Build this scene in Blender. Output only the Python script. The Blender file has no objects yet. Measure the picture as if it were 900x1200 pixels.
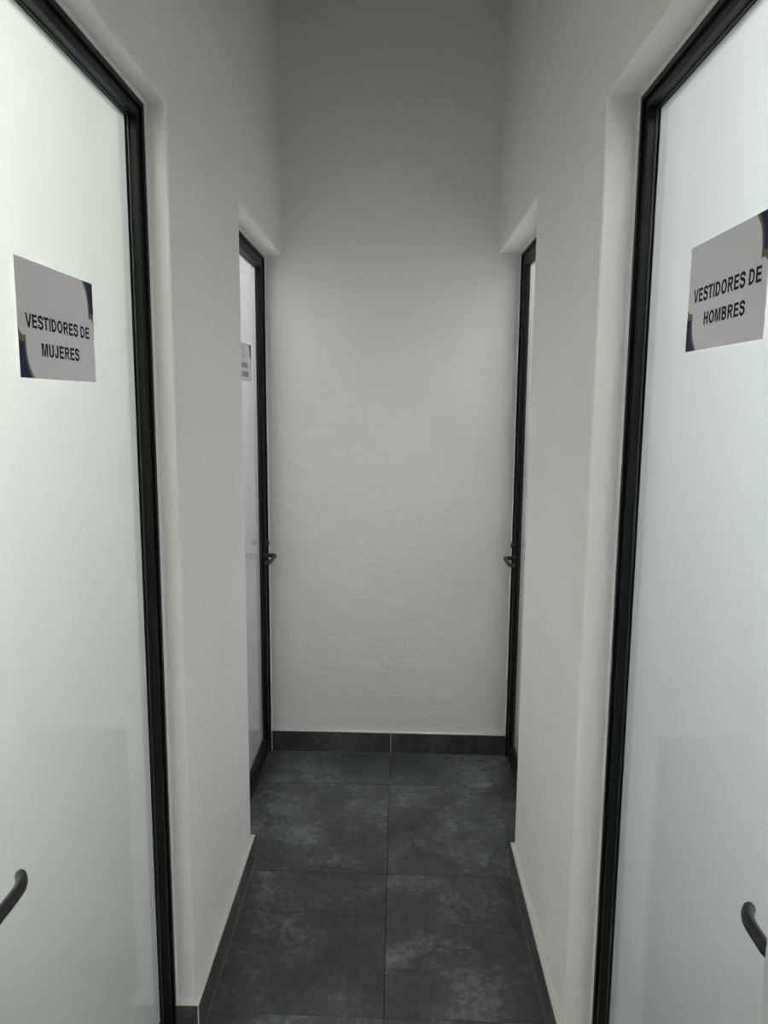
import bpy, bmesh, math
from mathutils import Vector, Matrix

sc = bpy.context.scene
COL = sc.collection

# ------------------------------------------------------------------ camera
CAM_H = 1.5809
FPX = 879.05                       # focal length in pixels of the 900x1200 frame
RIGHT = Vector((0.99979134, 0.01896856, 0.0075812))
UP = Vector((-0.0102444, 0.14450406, 0.98945117))
FWD = Vector((-0.01767295, 0.98932238, -0.14466823))
cd = bpy.data.cameras.new('camera')
cam = bpy.data.objects.new('camera', cd)
COL.objects.link(cam)
cd.sensor_fit = 'HORIZONTAL'
cd.sensor_width = 36.0
cd.lens = FPX / 900.0 * 36.0
cd.clip_start = 0.02
M = Matrix((RIGHT, UP, -FWD)).transposed().to_4x4()
M.translation = Vector((0, 0, CAM_H))
cam.matrix_world = M
sc.camera = cam

# ------------------------------------------------------------------ world, lamps, exposure
w = bpy.data.worlds.new('world')
sc.world = w
w.use_nodes = True
w.node_tree.nodes['Background'].inputs[0].default_value = (0.6, 0.65, 0.7, 1)
w.node_tree.nodes['Background'].inputs[1].default_value = 0.05

vs = sc.view_settings
vs.view_transform = 'Standard'
vs.look = 'None'
vs.gamma = 1.0
vs.use_curve_mapping = False
vs.exposure = 0.0


def room_lamp(name, loc, power, color, sx=0.55, sy=0.55):
    ld = bpy.data.lights.new(name, 'AREA')
    ld.shape = 'RECTANGLE'
    ld.size, ld.size_y = sx, sy
    ld.energy = power
    ld.color = color
    o = bpy.data.objects.new(name, ld)
    o.location = loc
    COL.objects.link(o)
    return o


# the lit changing rooms and washrooms behind the four frosted doors
room_lamp('changing_room_lamp', (-1.26, 0.25, 3.32), 196, (0.995, 0.965, 0.905))
room_lamp('changing_room_lamp', (1.10, 0.25, 3.32), 182, (0.98, 0.972, 0.965))
room_lamp('washroom_lamp', (-1.40, 2.75, 3.30), 93, (0.985, 0.95, 0.985))
room_lamp('washroom_lamp', (1.32, 2.75, 3.30), 93, (0.985, 0.95, 0.985))
# added fill light in the unseen hall behind the viewer, lifting the corridor walls
room_lamp('hall_fill_light', (0.0, -2.0, 3.38), 37, (1.0, 0.93, 0.89), 1.2, 0.6)


# ------------------------------------------------------------------ materials
def mat(name):
    m = bpy.data.materials.new(name)
    m.use_nodes = True
    nt = m.node_tree
    b = nt.nodes['Principled BSDF']
    return m, nt, b


def N(nt, t, **kw):
    n = nt.nodes.new(t)
    for k, v in kw.items():
        setattr(n, k, v)
    return n


def plain(name, col, rough=0.5, metal=0.0, spec=0.5, bump=0.0, bscale=300):
    m, nt, b = mat(name)
    b.inputs['Base Color'].default_value = (*col, 1)
    b.inputs['Roughness'].default_value = rough
    b.inputs['Metallic'].default_value = metal
    b.inputs['Specular IOR Level'].default_value = spec
    tc = N(nt, 'ShaderNodeTexCoord')
    nz = N(nt, 'ShaderNodeTexNoise')
    nz.inputs['Scale'].default_value = bscale
    nz.inputs['Detail'].default_value = 3
    nt.links.new(tc.outputs['Object'], nz.inputs['Vector'])
    if bump > 0:
        bp = N(nt, 'ShaderNodeBump')
        bp.inputs['Strength'].default_value = bump
        bp.inputs['Distance'].default_value = 0.001
        nt.links.new(nz.outputs['Fac'], bp.inputs['Height'])
        nt.links.new(bp.outputs['Normal'], b.inputs['Normal'])
    return m


def plaster(name, col):
    m, nt, b = mat(name)
    b.inputs['Roughness'].default_value = 0.62
    b.inputs['Specular IOR Level'].default_value = 0.25
    tc = N(nt, 'ShaderNodeTexCoord')
    big = N(nt, 'ShaderNodeTexNoise')
    big.inputs['Scale'].default_value = 2.2
    big.inputs['Detail'].default_value = 4
    fine = N(nt, 'ShaderNodeTexNoise')
    fine.inputs['Scale'].default_value = 160
    fine.inputs['Detail'].default_value = 4
    trow = N(nt, 'ShaderNodeTexNoise')       # trowel sweeps
    trow.inputs['Scale'].default_value = 6
    trow.inputs['Detail'].default_value = 4
    trow.inputs['Distortion'].default_value = 0.9
    mp = N(nt, 'ShaderNodeMapping')
    mp.inputs['Scale'].default_value = (1.0, 1.0, 1.7)
    mp.inputs['Rotation'].default_value = (0.2, 0.35, 0.2)
    L = nt.links.new
    L(tc.outputs['Object'], mp.inputs['Vector'])
    L(mp.outputs['Vector'], trow.inputs['Vector'])
    L(tc.outputs['Object'], big.inputs['Vector'])
    L(tc.outputs['Object'], fine.inputs['Vector'])
    cr = N(nt, 'ShaderNodeValToRGB')
    cr.color_ramp.elements[0].position = 0.3
    cr.color_ramp.elements[0].color = (*[c * 0.965 for c in col], 1)
    cr.color_ramp.elements[1].position = 0.7
    cr.color_ramp.elements[1].color = (*col, 1)
    L(big.outputs['Fac'], cr.inputs['Fac'])
    L(cr.outputs['Color'], b.inputs['Base Color'])
    b1 = N(nt, 'ShaderNodeBump')
    b1.inputs['Strength'].default_value = 0.42
    b1.inputs['Distance'].default_value = 0.012
    L(trow.outputs['Fac'], b1.inputs['Height'])
    b2 = N(nt, 'ShaderNodeBump')
    b2.inputs['Strength'].default_value = 0.35
    b2.inputs['Distance'].default_value = 0.0016
    L(fine.outputs['Fac'], b2.inputs['Height'])
    L(b1.outputs['Normal'], b2.inputs['Normal'])
    L(b2.outputs['Normal'], b.inputs['Normal'])
    return m


def tile_mat(name, lo, mid, hi, rough=0.42):
    """charcoal cement-look porcelain: clouds, pale specks and hairline veins, different on every tile"""
    m, nt, b = mat(name)
    L = nt.links.new
    tc = N(nt, 'ShaderNodeTexCoord')
    oi = N(nt, 'ShaderNodeObjectInfo')
    mul = N(nt, 'ShaderNodeMath', operation='MULTIPLY')
    mul.inputs[1].default_value = 37.0
    L(oi.outputs['Random'], mul.inputs[0])

    def noise(scale, det, rough_, dist=0.0):
        n = N(nt, 'ShaderNodeTexNoise', noise_dimensions='4D')
        n.inputs['Scale'].default_value = scale
        n.inputs['Detail'].default_value = det
        n.inputs['Roughness'].default_value = rough_
        n.inputs['Distortion'].default_value = dist
        L(tc.outputs['Object'], n.inputs['Vector'])
        L(mul.outputs[0], n.inputs['W'])
        return n
    cloud = noise(3.6, 10, 0.68, 0.6)
    grain = noise(42, 6, 0.80)
    speck = noise(95, 2, 0.5)
    half = N(nt, 'ShaderNodeMath', operation='MULTIPLY')
    half.inputs[1].default_value = 0.86
    L(cloud.outputs['Fac'], half.inputs[0])
    add = N(nt, 'ShaderNodeMath', operation='MULTIPLY_ADD')
    add.inputs[1].default_value = 0.64
    L(grain.outputs['Fac'], add.inputs[0])
    L(half.outputs[0], add.inputs[2])
    cr = N(nt, 'ShaderNodeValToRGB')
    e = cr.color_ramp.elements
    e[0].position, e[0].color = 0.58, (*lo, 1)
    e[1].position, e[1].color = 0.98, (*hi, 1)
    x = e.new(0.77)
    x.color = (*mid, 1)
    L(add.outputs[0], cr.inputs['Fac'])
    # pale specks
    sp = N(nt, 'ShaderNodeMapRange')
    sp.inputs['From Min'].default_value = 0.70
    sp.inputs['From Max'].default_value = 0.80
    L(speck.outputs['Fac'], sp.inputs['Value'])
    mx = N(nt, 'ShaderNodeMix', data_type='RGBA')
    L(sp.outputs['Result'], mx.inputs['Factor'])
    L(cr.outputs['Color'], mx.inputs['A'])
    mx.inputs['B'].default_value = (*[c * 1.5 for c in hi], 1)
    # dark hairline veins
    vo = N(nt, 'ShaderNodeTexVoronoi', feature='DISTANCE_TO_EDGE', voronoi_dimensions='4D')
    vo.inputs['Scale'].default_value = 1.7
    wob = N(nt, 'ShaderNodeVectorMath', operation='MULTIPLY_ADD')
    wob.inputs[1].default_value = (0.25, 0.25, 0.25)
    warp = noise(5, 5, 0.6)
    L(warp.outputs['Color'], wob.inputs[0])
    L(tc.outputs['Object'], wob.inputs[2])
    L(wob.outputs[0], vo.inputs['Vector'])
    L(mul.outputs[0], vo.inputs['W'])
    vr = N(nt, 'ShaderNodeMapRange')
    vr.inputs['From Min'].default_value = 0.0
    vr.inputs['From Max'].default_value = 0.010
    vr.inputs['To Min'].default_value = 1.3
    vr.inputs['To Max'].default_value = 0.0
    L(vo.outputs['Distance'], vr.inputs['Value'])
    gate = N(nt, 'ShaderNodeMath', operation='MULTIPLY')
    L(vr.outputs['Result'], gate.inputs[0])
    L(grain.outputs['Fac'], gate.inputs[1])
    mv = N(nt, 'ShaderNodeMix', data_type='RGBA')
    L(gate.outputs[0], mv.inputs['Factor'])
    L(mx.outputs['Result'], mv.inputs['A'])
    mv.inputs['B'].default_value = (*[c * 0.35 for c in lo], 1)
    L(mv.outputs['Result'], b.inputs['Base Color'])
    b.inputs['Roughness'].default_value = rough
    b.inputs['Specular IOR Level'].default_value = 0.4
    bp = N(nt, 'ShaderNodeBump')
    bp.inputs['Strength'].default_value = 0.25
    bp.inputs['Distance'].default_value = 0.001
    L(grain.outputs['Fac'], bp.inputs['Height'])
    L(bp.outputs['Normal'], b.inputs['Normal'])
    return m


def glass_front():
    """smooth corridor-side face of the pane: clear, mirror-like at grazing angles"""
    m = bpy.data.materials.new('glass_smooth_face')
    m.use_nodes = True
    nt = m.node_tree
    nt.nodes.clear()
    out = N(nt, 'ShaderNodeOutputMaterial')
    fr = N(nt, 'ShaderNodeFresnel')
    fr.inputs['IOR'].default_value = 1.30
    tr = N(nt, 'ShaderNodeBsdfTransparent')
    tr.inputs['Color'].default_value = (0.955, 0.985, 0.975, 1)
    gl = N(nt, 'ShaderNodeBsdfGlossy')
    gl.inputs['Roughness'].default_value = 0.12
    gl.inputs['Color'].default_value = (1, 1, 1, 1)
    geo = N(nt, 'ShaderNodeNewGeometry')
    mul = N(nt, 'ShaderNodeMath', operation='MULTIPLY')
    inv = N(nt, 'ShaderNodeMath', operation='SUBTRACT')
    inv.inputs[0].default_value = 1.0
    nt.links.new(geo.outputs['Backfacing'], inv.inputs[1])
    nt.links.new(fr.outputs[0], mul.inputs[0])
    nt.links.new(inv.outputs[0], mul.inputs[1])
    mx = N(nt, 'ShaderNodeMixShader')
    nt.links.new(mul.outputs[0], mx.inputs['Fac'])
    nt.links.new(tr.outputs[0], mx.inputs[1])
    nt.links.new(gl.outputs[0], mx.inputs[2])
    nt.links.new(mx.outputs[0], out.inputs['Surface'])
    return m


def glass_frost():
    """acid-etched room-side face: scatters the room's light forward"""
    m = bpy.data.materials.new('glass_frosted_face')
    m.use_nodes = True
    nt = m.node_tree
    nt.nodes.clear()
    out = N(nt, 'ShaderNodeOutputMaterial')
    tl = N(nt, 'ShaderNodeBsdfTranslucent')
    tl.inputs['Color'].default_value = (0.90, 0.935, 0.92, 1)
    df = N(nt, 'ShaderNodeBsdfDiffuse')
    df.inputs['Color'].default_value = (0.80, 0.83, 0.82, 1)
    rf = N(nt, 'ShaderNodeBsdfRefraction')
    rf.inputs['Color'].default_value = (0.90, 0.935, 0.92, 1)
    rf.inputs['Roughness'].default_value = 0.62
    rf.inputs['IOR'].default_value = 1.18
    fw = N(nt, 'ShaderNodeMixShader')
    fw.inputs['Fac'].default_value = 0.72
    nt.links.new(tl.outputs[0], fw.inputs[1])
    nt.links.new(rf.outputs[0], fw.inputs[2])
    mx = N(nt, 'ShaderNodeMixShader')
    mx.inputs['Fac'].default_value = 0.30
    nt.links.new(fw.outputs[0], mx.inputs[1])
    nt.links.new(df.outputs[0], mx.inputs[2])
    nt.links.new(mx.outputs[0], out.inputs['Surface'])
    return m


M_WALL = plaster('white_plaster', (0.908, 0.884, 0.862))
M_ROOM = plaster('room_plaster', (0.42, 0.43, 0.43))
M_CEIL = plaster('ceiling_plaster', (0.85, 0.85, 0.84))
M_TILE = tile_mat('charcoal_floor_tile', (0.0175, 0.0195, 0.0213), (0.050, 0.055, 0.059), (0.185, 0.195, 0.20))
M_SKIRT = tile_mat('charcoal_skirting_tile', (0.030, 0.032, 0.032), (0.060, 0.063, 0.062), (0.12, 0.12, 0.118))
M_GROUT = plain('dark_grout', (0.018, 0.019, 0.02), 0.9, bump=0.4)
M_PALE = plain('pale_grout', (0.62, 0.60, 0.56), 0.85, bump=0.5, bscale=120)
M_SEAL = plain('white_sealant', (0.80, 0.78, 0.74), 0.5, bump=0.3, bscale=90)
M_BLACK = plain('black_aluminium', (0.005, 0.005, 0.0055), 0.42, 0.0, 0.22, bump=0.05, bscale=900)
M_GASK = plain('dark_green_gasket', (0.022, 0.034, 0.032), 0.45)
M_HAND = plain('matt_black_metal', (0.008, 0.008, 0.009), 0.42, 0.0, 0.5, bump=0.05, bscale=700)
M_PAPER = plain('printed_paper', (0.86, 0.815, 0.855), 0.6, bump=0.05, bscale=200)
M_INK = plain('black_ink', (0.004, 0.004, 0.006), 0.6, spec=0.2)
M_GREY = plain('grey_ink', (0.42, 0.41, 0.42), 0.6)
M_NAVY = plain('navy_ink', (0.012, 0.013, 0.085), 0.55, spec=0.25)
M_GOLD = plain('gold_ink', (0.20, 0.165, 0.085), 0.55, spec=0.25)
M_GF = glass_front()
M_GB = glass_frost()
M_EDGE = plain('green_glass_edge', (0.20, 0.36, 0.31), 0.25)


# ------------------------------------------------------------------ mesh helpers
def link_mesh(name, me, material, parent=None, loc=None):
    o = bpy.data.objects.new(name, me)
    if material is not None and not me.materials:
        me.materials.append(material)
    COL.objects.link(o)
    if loc is not None:
        o.location = loc
    if parent is not None:
        o.parent = parent
        o.matrix_parent_inverse = parent.matrix_basis.inverted()
    return o


def from_bm(name, bm, material, parent=None, loc=None, smooth=False):
    bmesh.ops.recalc_face_normals(bm, faces=bm.faces)
    me = bpy.data.meshes.new(name)
    bm.to_mesh(me)
    bm.free()
    if smooth:
        for p in me.polygons:
            p.use_smooth = True
    return link_mesh(name, me, material, parent, loc)


def add_box(bm, a, b):
    x0, x1 = sorted((a[0], b[0]))
    y0, y1 = sorted((a[1], b[1]))
    z0, z1 = sorted((a[2], b[2]))
    v = [bm.verts.new(p) for p in ((x0, y0, z0), (x1, y0, z0), (x1, y1, z0), (x0, y1, z0),
                                   (x0, y0, z1), (x1, y0, z1), (x1, y1, z1), (x0, y1, z1))]
    fs = []
    for f in ((0, 3, 2, 1), (4, 5, 6, 7), (0, 1, 5, 4), (1, 2, 6, 5), (2, 3, 7, 6), (3, 0, 4, 7)):
        fs.append(bm.faces.new([v[i] for i in f]))
    return fs


def box(name, a, b, material, parent=None, bevel=0.0, seg=2):
    bm = bmesh.new()
    add_box(bm, a, b)
    o = from_bm(name, bm, material, parent)
    if bevel:
        bev(o, bevel, seg)
    return o


def bev(o, width, seg=2):
    md = o.modifiers.new('edge_round', 'BEVEL')
    md.width = width
    md.segments = seg
    md.limit_method = 'ANGLE'
    md.angle_limit = math.radians(40)
    return md


def structure(o, label=None):
    o['kind'] = 'structure'
    if label:
        o['label'] = label
    return o


def sweep(bm, pts, ra, rb, n=14, upv=Vector((0, 0, 1)), cap_round=True):
    """tube with an elliptical section (ra across, rb along upv) along a point list, domed ends"""
    P = [Vector(p) for p in pts]
    R = [1.0] * len(P)
    if cap_round:
        d0 = (P[0] - P[1]).normalized()
        d1 = (P[-1] - P[-2]).normalized()
        r = min(ra, rb)
        P = [P[0] + d0 * r * 0.8, P[0] + d0 * r * 0.55] + P + [P[-1] + d1 * r * 0.55, P[-1] + d1 * r * 0.8]
        R = [0.45, 0.8] + R + [0.8, 0.45]
    rings = []
    for i, p in enumerate(P):
        t = (P[min(i + 1, len(P) - 1)] - P[max(i - 1, 0)]).normalized()
        u = upv - t * upv.dot(t)
        u.normalize()
        s = t.cross(u)
        rings.append([bm.verts.new(p + (s * math.cos(2 * math.pi * k / n) * ra + u * math.sin(2 * math.pi * k / n) * rb) * R[i])
                      for k in range(n)])
    for a, b in zip(rings, rings[1:]):
        for k in range(n):
            bm.faces.new((a[k], a[(k + 1) % n], b[(k + 1) % n], b[k]))
    bm.faces.new(rings[0][::-1])
    bm.faces.new(rings[-1])


def catmull(pts, k=6):
    P = [Vector(p) for p in pts]
    Q = [P[0] * 2 - P[1]] + P + [P[-1] * 2 - P[-2]]
    out = []
    for i in range(1, len(Q) - 2):
        a, b, c, d = Q[i - 1:i + 3]
        for j in range(k):
            t = j / k
            out.append(0.5 * ((2 * b) + (c - a) * t + (2 * a - 5 * b + 4 * c - d) * t * t + (3 * b - a - 3 * c + d) * t ** 3))
    out.append(P[-1])
    return out


# ------------------------------------------------------------------ measured layout (metres)
XL, XR = -0.4921, 0.4097           # corridor wall faces
T = 0.097                          # wall thickness
FARL, FARR = -0.5646, 0.4998       # front faces of the far door frames
NEARL, NEARR = -0.5377, 0.4758     # front faces of the near door frames
YF, SK = 3.2317, -0.0162           # far wall and its slight skew
YLP, YRP = 2.3844, 2.3641          # far ends of the two piers
YLN, YRN = 1.6662, 1.6060          # near ends of the two piers
YN0 = 0.757                        # near jambs of the near doors
HFL, HFR, HNL, HNR = 2.179, 2.192, 2.197, 2.188
TB, HB = 0.0123, 0.098             # skirting thickness and height
YT, XJ, TS = 2.9366, -0.0223, 0.60  # tile row joint, tile column joint, tile size
CEIL = 3.42
YBACK = -0.6                      # mouth of the corridor, behind the viewer
YHALL = -3.4                       # back wall of the hall


def yf(x):
    return YF + SK * x


# ------------------------------------------------------------------ floor
floor = box('floor', (-2.5, YHALL - 0.2, -0.12), (2.4, 3.6, -0.0022), M_GROUT)
structure(floor, 'dark grout bed under the large charcoal floor tiles')
tile_me = None
G = 0.0011
rows = range(-1, 9)
for k in rows:
    y1 = YT - TS * k
    for x0 in (XJ - TS, XJ):
        if tile_me is None:
            bm = bmesh.new()
            fs = add_box(bm, (G, -TS + G, -0.010), (TS - G, -G, 0.0))
            for v in bm.verts:
                v.co.y += SK * v.co.x
            top = [f for f in bm.faces if all(abs(v.co.z) < 1e-6 for v in f.verts)]
            bmesh.ops.bevel(bm, geom=[e for f in top for e in f.edges], offset=0.0012, segments=1, affect='EDGES')
            o = from_bm('tile', bm, M_TILE, floor)
            tile_me = o.data
        else:
            o = link_mesh('tile', tile_me, M_TILE, floor)
        o.location = (x0, y1 + SK * x0, 0)

# ------------------------------------------------------------------ walls


def wall_with_openings(name, x_face, sgn, openings, label):
    """a thick plaster wall along Y, face at x_face, body on the sgn side; openings = (y0, y1, head)"""
    xa, xb = x_face, x_face + sgn * T
    bm = bmesh.new()
    ys = [YBACK]
    prof = [(YBACK, 0.0)]
    y_end = YF + 0.03
    for y0, y1, h in sorted(openings):
        prof += [(y0, 0.0), (y0, h)]
        if y1 >= y_end:
            prof += [(y_end, h)]
        else:
            prof += [(y1, h), (y1, 0.0)]
    if prof[-1][1] == 0.0:
        prof += [(y_end, 0.0)]
    prof += [(y_end, CEIL), (YBACK, CEIL)]
    va = [bm.verts.new((xa, y, z)) for y, z in prof]
    vb = [bm.verts.new((xb, y, z)) for y, z in prof]
    bm.faces.new(va)
    bm.faces.new(vb[::-1])
    n = len(prof)
    for i in range(n):
        j = (i + 1) % n
        bm.faces.new((va[i], vb[i], vb[j], va[j]))
    o = from_bm(name, bm, M_WALL)
    bev(o, 0.005, 3)
    return structure(o, label)


wall_with_openings('wall_left', XL, -1, [(YN0, YLN, HNL), (YLP, 9, HFL)], 'white plastered left wall with two deep door openings')
wall_with_openings('wall_right', XR, 1, [(YN0, YRN, HNR), (YRP, 9, HFR)], 'white plastered right wall with two deep door openings')

bm = bmesh.new()
fs = add_box(bm, (-2.4, 0, 0), (2.3, 0.16, CEIL))
for v in bm.verts:
    v.co.y += yf(v.co.x)
structure(from_bm('wall_far', bm, M_WALL), 'white plastered end wall of the corridor')
structure(box('ceiling', (-2.5, YHALL - 0.2, CEIL), (2.4, 3.6, CEIL + 0.1), M_CEIL))
structure(box('wall_back', (-2.5, YHALL - 0.15, 0), (2.4, YHALL, CEIL), M_WALL))
# shells of the lit rooms behind the doors
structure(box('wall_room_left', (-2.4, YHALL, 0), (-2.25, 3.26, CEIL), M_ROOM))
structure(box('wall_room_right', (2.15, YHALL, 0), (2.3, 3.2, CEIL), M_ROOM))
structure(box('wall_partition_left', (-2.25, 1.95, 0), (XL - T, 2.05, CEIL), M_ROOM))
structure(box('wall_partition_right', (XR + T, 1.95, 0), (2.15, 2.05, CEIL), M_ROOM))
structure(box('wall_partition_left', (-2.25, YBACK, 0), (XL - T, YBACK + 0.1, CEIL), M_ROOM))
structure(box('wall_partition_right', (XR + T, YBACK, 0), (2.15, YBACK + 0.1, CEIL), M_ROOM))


# ------------------------------------------------------------------ skirting
def skirt_piece(root, a, b, cap_off=0.0):
    box('skirting_tile', (a[0], a[1], 0.0025), (b[0], b[1], HB - 0.002), M_SKIRT, root, 0.0008, 1)


def skirt_root(name, loc, label):
    r = bpy.data.objects.new(name, None)
    COL.objects.link(r)
    r.location = loc
    structure(r, label)
    bpy.context.view_layer.update()
    return r


def pier_skirting(name, xf, s, y0, y1, near_front, far_front, label, near=True, far=True):
    """skirting round a pier: s = +1 when the corridor lies towards +X of the face"""
    r = skirt_root(name, (xf, (y0 + y1) / 2, 0), label)
    xo = xf + s * TB
    ya = y0 - (TB if near else 0)
    yb = y1 + (TB if far else 0)
    e = 0.0012
    skirt_piece(r, (xf, y0 - TB + e if near else y0, 0), (xo, y1 + TB - e if far else y1, 0))
    if near:
        skirt_piece(r, (near_front, y0, 0), (xf - s * e, y0 - TB, 0))
    if far:
        skirt_piece(r, (far_front, y1, 0), (xf - s * e, y1 + TB, 0))
    # pale cement lip along the top, pale corner joint and pale joint at the floor
    bm = bmesh.new()
    add_box(bm, (xf, ya, HB - 0.002), (xo, yb, HB + 0.001))
    if near:
        add_box(bm, (near_front, ya, HB - 0.002), (xf - s * 0.0002, y0, HB + 0.001))
        add_box(bm, (xo - s * 0.0032, ya - 0.0003, 0.0), (xo, ya + 0.0015, HB - 0.002))
        add_box(bm, (near_front, ya + 0.002, 0.0), (near_front + s * 0.004, y0, HB - 0.002))
    if far:
        add_box(bm, (far_front, y1, HB - 0.002), (xf - s * 0.0002, yb, HB + 0.001))
    from_bm('cement_lip', bm, M_PALE, r)
    bm = bmesh.new()
    add_box(bm, (xf, ya, 0.0), (xo + s * 0.0012, yb, 0.0025))
    from_bm('floor_joint', bm, M_JOINT, r)
    return r


M_JOINT = plain('grey_floor_joint', (0.17, 0.17, 0.165), 0.85)
pier_skirting('baseboard_left', XL, 1, YLN, YLP, NEARL, FARL, 'charcoal skirting round the left pier')
pier_skirting('baseboard_right', XR, -1, YRN, YRP, NEARR, FARR, 'charcoal skirting round the right pier')
pier_skirting('baseboard_left', XL, 1, YBACK, YN0, NEARL, NEARL, 'charcoal skirting behind the viewer on the left', near=False)
pier_skirting('baseboard_right', XR, -1, YBACK, YN0, NEARR, NEARR, 'charcoal skirting behind the viewer on the right', near=False)

r = skirt_root('baseboard_far', (XJ, yf(XJ), 0), 'charcoal skirting tiles along the end wall with one pale joint')


def skew_box(name, x0, x1, d0, d1, z0, z1, m, parent):
    bm = bmesh.new()
    add_box(bm, (x0, d0, z0), (x1, d1, z1))
    for v in bm.verts:
        v.co.y += yf(v.co.x)
    return from_bm(name, bm, m, parent)


xj = -0.0186
skew_box('skirting_tile', FARL + 0.006, xj - 0.0012, -TB, 0, 0.002, HB - 0.002, M_SKIRT, r)
skew_box('skirting_tile', xj + 0.0012, FARR - 0.003, -TB, 0, 0.002, HB - 0.002, M_SKIRT, r)
bm = bmesh.new()
add_box(bm, (FARL, -TB, HB - 0.002), (FARR, 0, HB + 0.001))
add_box(bm, (xj - 0.0012, -TB + 0.0006, 0), (xj + 0.0012, 0, HB - 0.002))
add_box(bm, (FARL, -TB + 0.001, 0), (FARL + 0.006, 0, HB - 0.002))
for v in bm.verts:
    v.co.y += yf(v.co.x)
from_bm('cement_lip', bm, M_PALE, r)
skew_box('floor_joint', FARL, FARR, -TB - 0.001, 0, 0, 0.002, M_JOINT, r)


# ------------------------------------------------------------------ doors
def door(n, sgn, xf, y0, y1, head, sash_w, hy, hdir, hz, lever, proj, label):
    """framed frosted-glass door; sgn points from the corridor into the room, xf is the frame's front face"""
    root = bpy.data.objects.new('door_%d' % n, None)
    COL.objects.link(root)
    root.location = (xf, (y0 + y1) / 2, 0)
    structure(root, label)
    bpy.context.view_layer.update()

    def X(d):
        return xf + sgn * d
    fw = 0.0155
    # fixed frame: two jambs and a head
    for a, b in (((X(0), y0, 0.0), (X(0.042), y0 + fw, head)),
                 ((X(0), y1 - fw, 0.0), (X(0.042), y1, head)),
                 ((X(0), y0 + fw, head - fw), (X(0.042), y1 - fw, head))):
        nm = 'frame_head' if a[2] > 1 else 'frame_jamb'
        box(nm, a, b, M_BLACK, root, 0.0012, 2)
    # sash
    s0, s1 = y0 + fw + 0.0015, y1 - fw - 0.0015
    st = head - fw - 0.0015
    g0, g1 = y0 + sash_w, y1 - sash_w
    gt, gb = head - sash_w - 0.002, 0.072
    d0, d1 = 0.006, 0.038
    box('sash_stile', (X(d0), s0, 0.008), (X(d1), g0, st), M_BLACK, root, 0.002, 2)
    box('sash_stile', (X(d0), g1, 0.008), (X(d1), s1, st), M_BLACK, root, 0.002, 2)
    box('sash_rail', (X(d0), g0, gt), (X(d1), g1, st), M_BLACK, root, 0.002, 2)
    box('sash_rail', (X(d0), g0, 0.008), (X(d1), g1, gb), M_BLACK, root, 0.002, 2)
    # pane: smooth face towards the corridor, etched face towards the room
    bm = bmesh.new()
    pf, pb = 0.026, 0.032
    ov = 0.0
    add_box(bm, (X(pf), g0 - ov, gb - ov), (X(pb), g1 + ov, gt + ov))
    bmesh.ops.recalc_face_normals(bm, faces=bm.faces)
    for f in bm.faces:
        c = f.calc_center_median()
        f.material_index = 0 if abs(c.x - X(pf)) < 1e-4 else 1 if abs(c.x - X(pb)) < 1e-4 else 2
    me = bpy.data.meshes.new('pane')
    bm.to_mesh(me)
    bm.free()
    for m in (M_GF, M_GB, M_EDGE):
        me.materials.append(m)
    pane = link_mesh('pane', me, None, root)
    pane['label'] = 'frosted glass pane glowing with the light of the room behind'
    # gasket bead round the glass
    bm = bmesh.new()
    q = 0.0028
    for a, b in (((X(pf - 0.003), g0, gb), (X(pf - 0.0002), g0 + q, gt)), ((X(pf - 0.003), g1 - q, gb), (X(pf - 0.0002), g1, gt)),
                 ((X(pf - 0.003), g0 + q, gt - q), (X(pf - 0.0002), g1 - q, gt)), ((X(pf - 0.003), g0 + q, gb), (X(pf - 0.0002), g1 - q, gb + q))):
        add_box(bm, a, b)
    from_bm('gasket', bm, M_GASK, root)
    # white sealant fillet between frame and plaster: a triangular bead along both jambs and the head
    bm = bmesh.new()
    q = 0.0042

    def fillet(pa, pb, across):
        r_ = []
        for p in (pa, pb):
            p = Vector(p)
            r_.append([bm.verts.new(p), bm.verts.new(p + across * q), bm.verts.new(p + Vector((-sgn * q * 1.2, 0, 0)))])
        for k in range(3):
            bm.faces.new((r_[0][k], r_[0][(k + 1) % 3], r_[1][(k + 1) % 3], r_[1][k]))
        bm.faces.new(r_[0])
        bm.faces.new(r_[1][::-1])
    zb = HB + 0.002
    fillet((X(0), y0, zb), (X(0), y0, head), Vector((0, 1, 0)))
    fillet((X(0), y1, zb), (X(0), y1, head), Vector((0, -1, 0)))
    fillet((X(0), y0, head), (X(0), y1, head), Vector((0, 0, -1)))
    from_bm('sealant', bm, M_SEAL, root)
    # lever handle with rosette and lock cylinder
    ax = -proj
    pts = catmull([(X(d0 + 0.002), hy, hz), (X(ax + 0.020), hy, hz), (X(ax + 0.006), hy + hdir * 0.004, hz), (X(ax), hy + hdir * 0.018, hz),
                   (X(ax), hy + hdir * (lever * 0.5 - 0.008), hz), (X(ax), hy + hdir * (lever - 0.034), hz), (X(ax + 0.0015), hy + hdir * (lever - 0.018), hz),
                   (X(ax + 0.006), hy + hdir * (lever - 0.005), hz), (X(ax + 0.013), hy + hdir * (lever + 0.006), hz)], 5)
    bm = bmesh.new()
    sweep(bm, pts, 0.0078, 0.0088, 16)
    h = from_bm('lever_handle', bm, M_HAND, root, smooth=True)
    h['label'] = 'matt black lever handle with a curved return'

    def disc(name, r, da, db, z, parent):
        b_ = bmesh.new()
        sweep(b_, [(X(da), hy, z), (X(db), hy, z)], r, r, 28, cap_round=False)
        o_ = from_bm(name, b_, M_HAND, parent)
        bev(o_, 0.0012, 2)
        return o_
    disc('rosette', 0.0125, d0, d0 - 0.008, hz, h)
    lc = disc('lock_cylinder', 0.0125, d0, d0 - 0.016, hz + 0.056, root)
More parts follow.
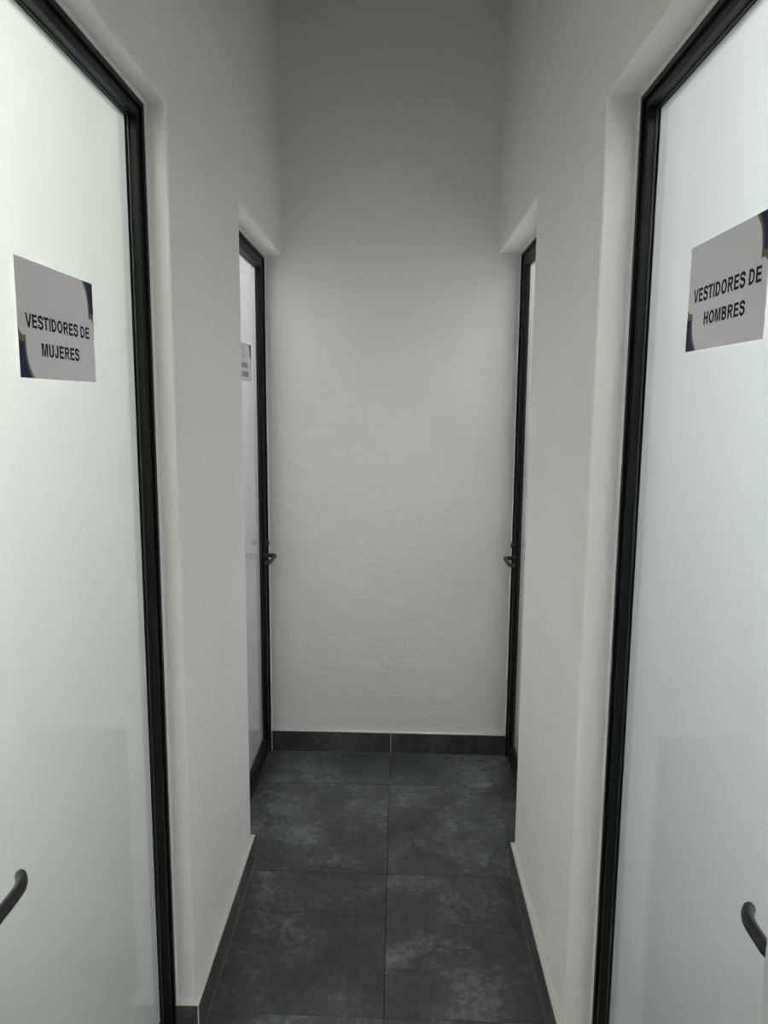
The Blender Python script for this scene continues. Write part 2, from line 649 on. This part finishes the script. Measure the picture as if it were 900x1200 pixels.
    disc('key_plug', 0.006, d0 - 0.016, d0 - 0.0185, hz + 0.056, lc)
    return root


GS = 0.026
door(1, -1, NEARL, YN0, YLN, HNL, 0.034, YN0 + 0.027, 1, 0.942, 0.136, 0.045, 'near left black-framed frosted glass door to the women changing room')
door(2, 1, NEARR, YN0, YRN, HNR, 0.032, YN0 + 0.025, 1, 0.953, 0.084, 0.040, 'near right black-framed frosted glass door to the men changing room')
door(3, -1, FARL, YLP, yf(FARL) - 0.001, HFL, 0.052, yf(FARL) - 0.052, -1, 0.919, 0.150, 0.038, 'far left black-framed frosted glass door to the women washroom')
door(4, 1, FARR, YRP, yf(FARR) - 0.001, HFR, 0.052, yf(FARR) - 0.052, -1, 0.922, 0.150, 0.036, 'far right black-framed frosted glass door')


# ------------------------------------------------------------------ bold capitals for the printed signs
def arc(cx, cy, rx, ry, a0, a1, n=14):
    return [(cx + rx * math.cos(math.radians(a0 + (a1 - a0) * k / n)), cy + ry * math.sin(math.radians(a0 + (a1 - a0) * k / n))) for k in range(n + 1)]


SV, SH = 0.245, 0.192              # stem and bar thickness for a cap height of 1


def bar(x0, x1, y0, y1):
    return ('poly', [(x0, y0), (x1, y0), (x1, y1), (x0, y1)])


def ring(outer, inner):
    return ('strip', outer, inner)


def glyph(c):
    """(advance, shapes) of a heavy sans-serif capital; cap height 1"""
    l = 0.10
    if c == ' ':
        return 0.388, []
    if c == 'I':
        return 0.388, [bar(0.092, 0.092 + SV, 0, 1)]
    if c == 'E':
        return 0.93, [bar(l, l + SV, 0, 1), bar(l + SV, 0.86, 1 - SH, 1), bar(l + SV, 0.82, 0.42, 0.42 + SH), bar(l + SV, 0.88, 0, SH)]
    if c == 'T':
        return 0.853, [bar(0.03, 0.823, 1 - SH, 1), bar(0.4265 - SV / 2, 0.4265 + SV / 2, 0, 1 - SH)]
    if c == 'H':
        return 1.008, [bar(l, l + SV, 0, 1), bar(0.908 - SV, 0.908, 0, 1), bar(l + SV, 0.908 - SV, 0.43, 0.43 + SH)]
    if c == 'V':
        return 0.93, [('poly', [(-0.01, 1), (0.25, 1), (0.466, 0.28), (0.68, 1), (0.94, 1), (0.60, 0), (0.33, 0)])]
    if c == 'A':
        return 1.008, [('poly', [(0.0, 0), (0.22, 0), (0.504, 0.78), (0.785, 0), (1.008, 0), (0.615, 1), (0.395, 1)]),
                       bar(0.27, 0.74, 0.225, 0.225 + SH)]
    if c == 'M':
        return 1.163, [bar(l - 0.015, l + 0.19, 0, 1), bar(1.063 - 0.19, 1.078, 0, 1),
                       ('poly', [(l + 0.19, 1), (l + 0.30, 1), (0.5815, 0.31), (0.763, 1), (0.873, 1), (0.873, 0.80), (0.675, 0), (0.488, 0), (l + 0.19, 0.80)])]
    if c in 'N\u00d1':
        sh = [bar(l, l + 0.195, 0, 1), bar(0.908 - 0.195, 0.908, 0, 1), ('poly', [(l + 0.195, 1), (l + 0.205, 1), (0.713, 0.33), (0.713, 0.0), (0.703, 0), (l + 0.195, 0.67)])]
        if c != 'N':
            sh.append(('ribbon', [(0.29, 1.12), (0.38, 1.20), (0.50, 1.165), (0.62, 1.13), (0.71, 1.21)], 0.09))
        return 1.008, sh
    if c == 'O':
        return 1.087, [ring(arc(0.5435, 0.5, 0.485, 0.515, 0, 360, 40), arc(0.5435, 0.5, 0.235, 0.315, 0, 360, 40))]
    if c == 'D':
        o = [(l, 1.0), (0.44, 1.0)] + arc(0.44, 0.5, 0.495, 0.5, 90, -90, 20) + [(0.44, 0.0), (l, 0.0)]
        i = [(l + SV, 1 - SH), (0.42, 1 - SH)] + arc(0.42, 0.5, 0.30, 0.5 - SH, 90, -90, 20) + [(0.42, SH), (l + SV, SH)]
        return 1.008, [ring(o, i), bar(l, l + SV, 0, 1)]
    if c in 'RB':
        def bowl(y0, y1, xr, cx):
            cy, ry = (y0 + y1) / 2, (y1 - y0) / 2
            o = [(l + SV, y1)] + arc(cx, cy, xr - cx, ry, 90, -90, 16) + [(l + SV, y0)]
            i = [(l + SV, y1 - SH)] + arc(cx, cy, xr - cx - SV * 0.98, ry - SH, 90, -90, 16) + [(l + SV, y0 + SH)]
            return ring(o, i)
        if c == 'R':
            return 1.008, [bar(l, l + SV, 0, 1), bowl(0.415, 1.0, 0.925, 0.62), ('poly', [(0.44, 0.42), (0.66, 0.46), (1.0, 0), (0.76, 0)])]
        return 1.008, [bar(l, l + SV, 0, 1), bowl(0.455, 1.0, 0.88, 0.60), bowl(0.0, 0.60, 0.935, 0.60)]
    if c == 'U':
        return 1.008, [bar(l, l + SV, 0.36, 1), bar(0.908 - SV, 0.908, 0.36, 1),
                       ring(arc(0.504, 0.36, 0.404, 0.375, 180, 360, 20), arc(0.504, 0.36, 0.404 - SV, 0.375 - SH, 180, 360, 20))]
    if c == 'J':
        return 0.777, [bar(0.68 - SV, 0.68, 0.32, 1),
                       ring(arc(0.355, 0.32, 0.325, 0.335, 185, 360, 18), arc(0.355, 0.34, 0.325 - SV, 0.355 - SH, 185, 360, 18))]
    if c == 'S':
        p = [(0.80, 0.70), (0.755, 0.83), (0.63, 0.915), (0.46, 0.932), (0.29, 0.90), (0.185, 0.80), (0.19, 0.68), (0.29, 0.60),
             (0.47, 0.545), (0.66, 0.49), (0.77, 0.40), (0.785, 0.27), (0.69, 0.14), (0.53, 0.075), (0.36, 0.082), (0.21, 0.16), (0.13, 0.32)]
        q = [(v.x, v.y) for v in catmull([(a, b, 0) for a, b in p], 3)]
        return 0.93, [('ribbon', q, 0.215)]
    return 0.5, []


def lettering(text, P, parent):
    total = sum(glyph(c)[0] for c in text) - 0.12
    bm = bmesh.new()
    pen = -0.06
    k = 0
    for c in text:
        adv, shapes = glyph(c)
        for sh in shapes:
            k += 1
            d = 0.00120 + 0.00001 * (k % 4)

            def V(p):
                return bm.verts.new(P((pen + p[0]) / total, p[1], d))
            if sh[0] == 'poly':
                bm.faces.new([V(p) for p in sh[1]])
            else:
                if sh[0] == 'strip':
                    a, b = sh[1], sh[2]
                else:
                    a, b = [], []
                    pts, h = sh[1], sh[2] / 2
                    for i, p in enumerate(pts):
                        p0, p1 = pts[max(i - 1, 0)], pts[min(i + 1, len(pts) - 1)]
                        tx, ty = p1[0] - p0[0], p1[1] - p0[1]
                        n_ = math.hypot(tx, ty)
                        a.append((p[0] - ty / n_ * h * 1.1, p[1] + tx / n_ * h))
                        b.append((p[0] + ty / n_ * h * 1.1, p[1] - tx / n_ * h))
                va, vb = [V(p) for p in a], [V(p) for p in b]
                for i in range(len(va) - 1):
                    try:
                        bm.faces.new((va[i], va[i + 1], vb[i + 1], vb[i]))
                    except ValueError:
                        pass
        pen += adv
    return from_bm('lettering', bm, M_INK, parent)


# ------------------------------------------------------------------ signs
def sign(x, normal, y_left, adir, z0, wd, ht, lines, label, picto=False):
    """printed paper sheet taped to a pane; (a, b) in 0..1 run left to right and bottom to top as read"""
    root = bpy.data.objects.new('door_sign', None)
    COL.objects.link(root)
    root.location = (x, y_left + adir * wd / 2, z0)
    root['label'] = label
    root['category'] = 'sign'
    root['group'] = 'printed signs on the frosted doors'
    bpy.context.view_layer.update()

    def P(a, b, d):
        return Vector((x + normal * d, y_left + adir * a * wd, z0 + b * ht))
    p0, p1 = P(0, 0, 0.0002), P(1, 1, 0.0010)
    box('paper_sheet', p0, p1, M_PAPER, root)

    def poly(name, pts, d, m):
        bm = bmesh.new()
        va = [bm.verts.new(P(a, b, d)) for a, b in pts]
        vb = [bm.verts.new(P(a, b, 0.0008)) for a, b in pts]
        bm.faces.new(va)
        bm.faces.new(vb[::-1])
        for i in range(len(pts)):
            j = (i + 1) % len(pts)
            bm.faces.new((va[i], vb[i], vb[j], va[j]))
        return from_bm(name, bm, m, root)

    def curve2(pts):
        return [(v.x, v.y) for v in catmull([(a, b, 0) for a, b in pts], 6)]
    gold = curve2([(0.842, 1.0), (0.893, 0.90), (0.918, 0.78), (0.925, 0.63)]) + curve2([(0.94, 0.643), (0.968, 0.632), (0.99, 0.603), (1.0, 0.575)]) + [(1.0, 1.0)]
    navy = curve2([(0.876, 1.0), (0.918, 0.90), (0.938, 0.79), (0.944, 0.695)]) + [(1.0, 0.695), (1.0, 1.0)]
    for nm, pts, d, m in (('gold_corner', gold, 0.0012, M_GOLD), ('navy_corner', navy, 0.0014, M_NAVY)):
        poly(nm, pts, d, m)
        poly(nm, [(1 - a, 1 - b) for a, b in pts], d, m)

    for text, a0, a1, b0, b1 in lines:
        lettering(text, lambda a, b, d: P(a0 + a * (a1 - a0), b0 + b * (b1 - b0), d), root)
    if picto:
        # faint outlined standing figure above the words
        bm = bmesh.new()
        for c0, c1, b_lo, b_hi in ((0.43, 0.57, 0.66, 0.87),):
            t = 0.012
            for pts in ([(c0, b_lo), (c0 + 0.02, b_hi)], [(c1, b_lo), (c1 - 0.02, b_hi)], [(c0, b_lo), (c1, b_lo)], [(c0 + 0.02, b_hi), (c1 - 0.02, b_hi)],
                        [(0.47, 0.60), (0.53, 0.60)]):
                sweep(bm, [P(pts[0][0], pts[0][1], 0.001), P(pts[1][0], pts[1][1], 0.001)], 0.0018, 0.0004, 6, upv=Vector((1, 0, 0)))
        from_bm('pictogram', bm, M_GREY, root)
    return root


sign(NEARL - GS, 1, 1.1245, 1, 1.6135, 0.281, 0.177,
     [('VESTIDORES DE', 0.088, 0.922, 0.432, 0.548), ('MUJERES', 0.252, 0.752, 0.198, 0.314)],
     'white paper sign reading VESTIDORES DE MUJERES on the near left frosted door')
sign(NEARR + GS, -1, 1.3475, -1, 1.6715, 0.281, 0.174,
     [('VESTIDORES DE', 0.085, 0.938, 0.455, 0.583), ('HOMBRES', 0.25, 0.778, 0.226, 0.345)],
     'white paper sign reading VESTIDORES DE HOMBRES on the near right frosted door')
sign(FARL - GS, 1, 3.036 - 0.281, 1, 1.6575, 0.281, 0.143,
     [('BA\u00d1OS', 0.26, 0.74, 0.36, 0.49), ('MUJERES', 0.195, 0.805, 0.12, 0.25)],
     'small half-hidden paper sign on the far left frosted door behind the pier', picto=True)
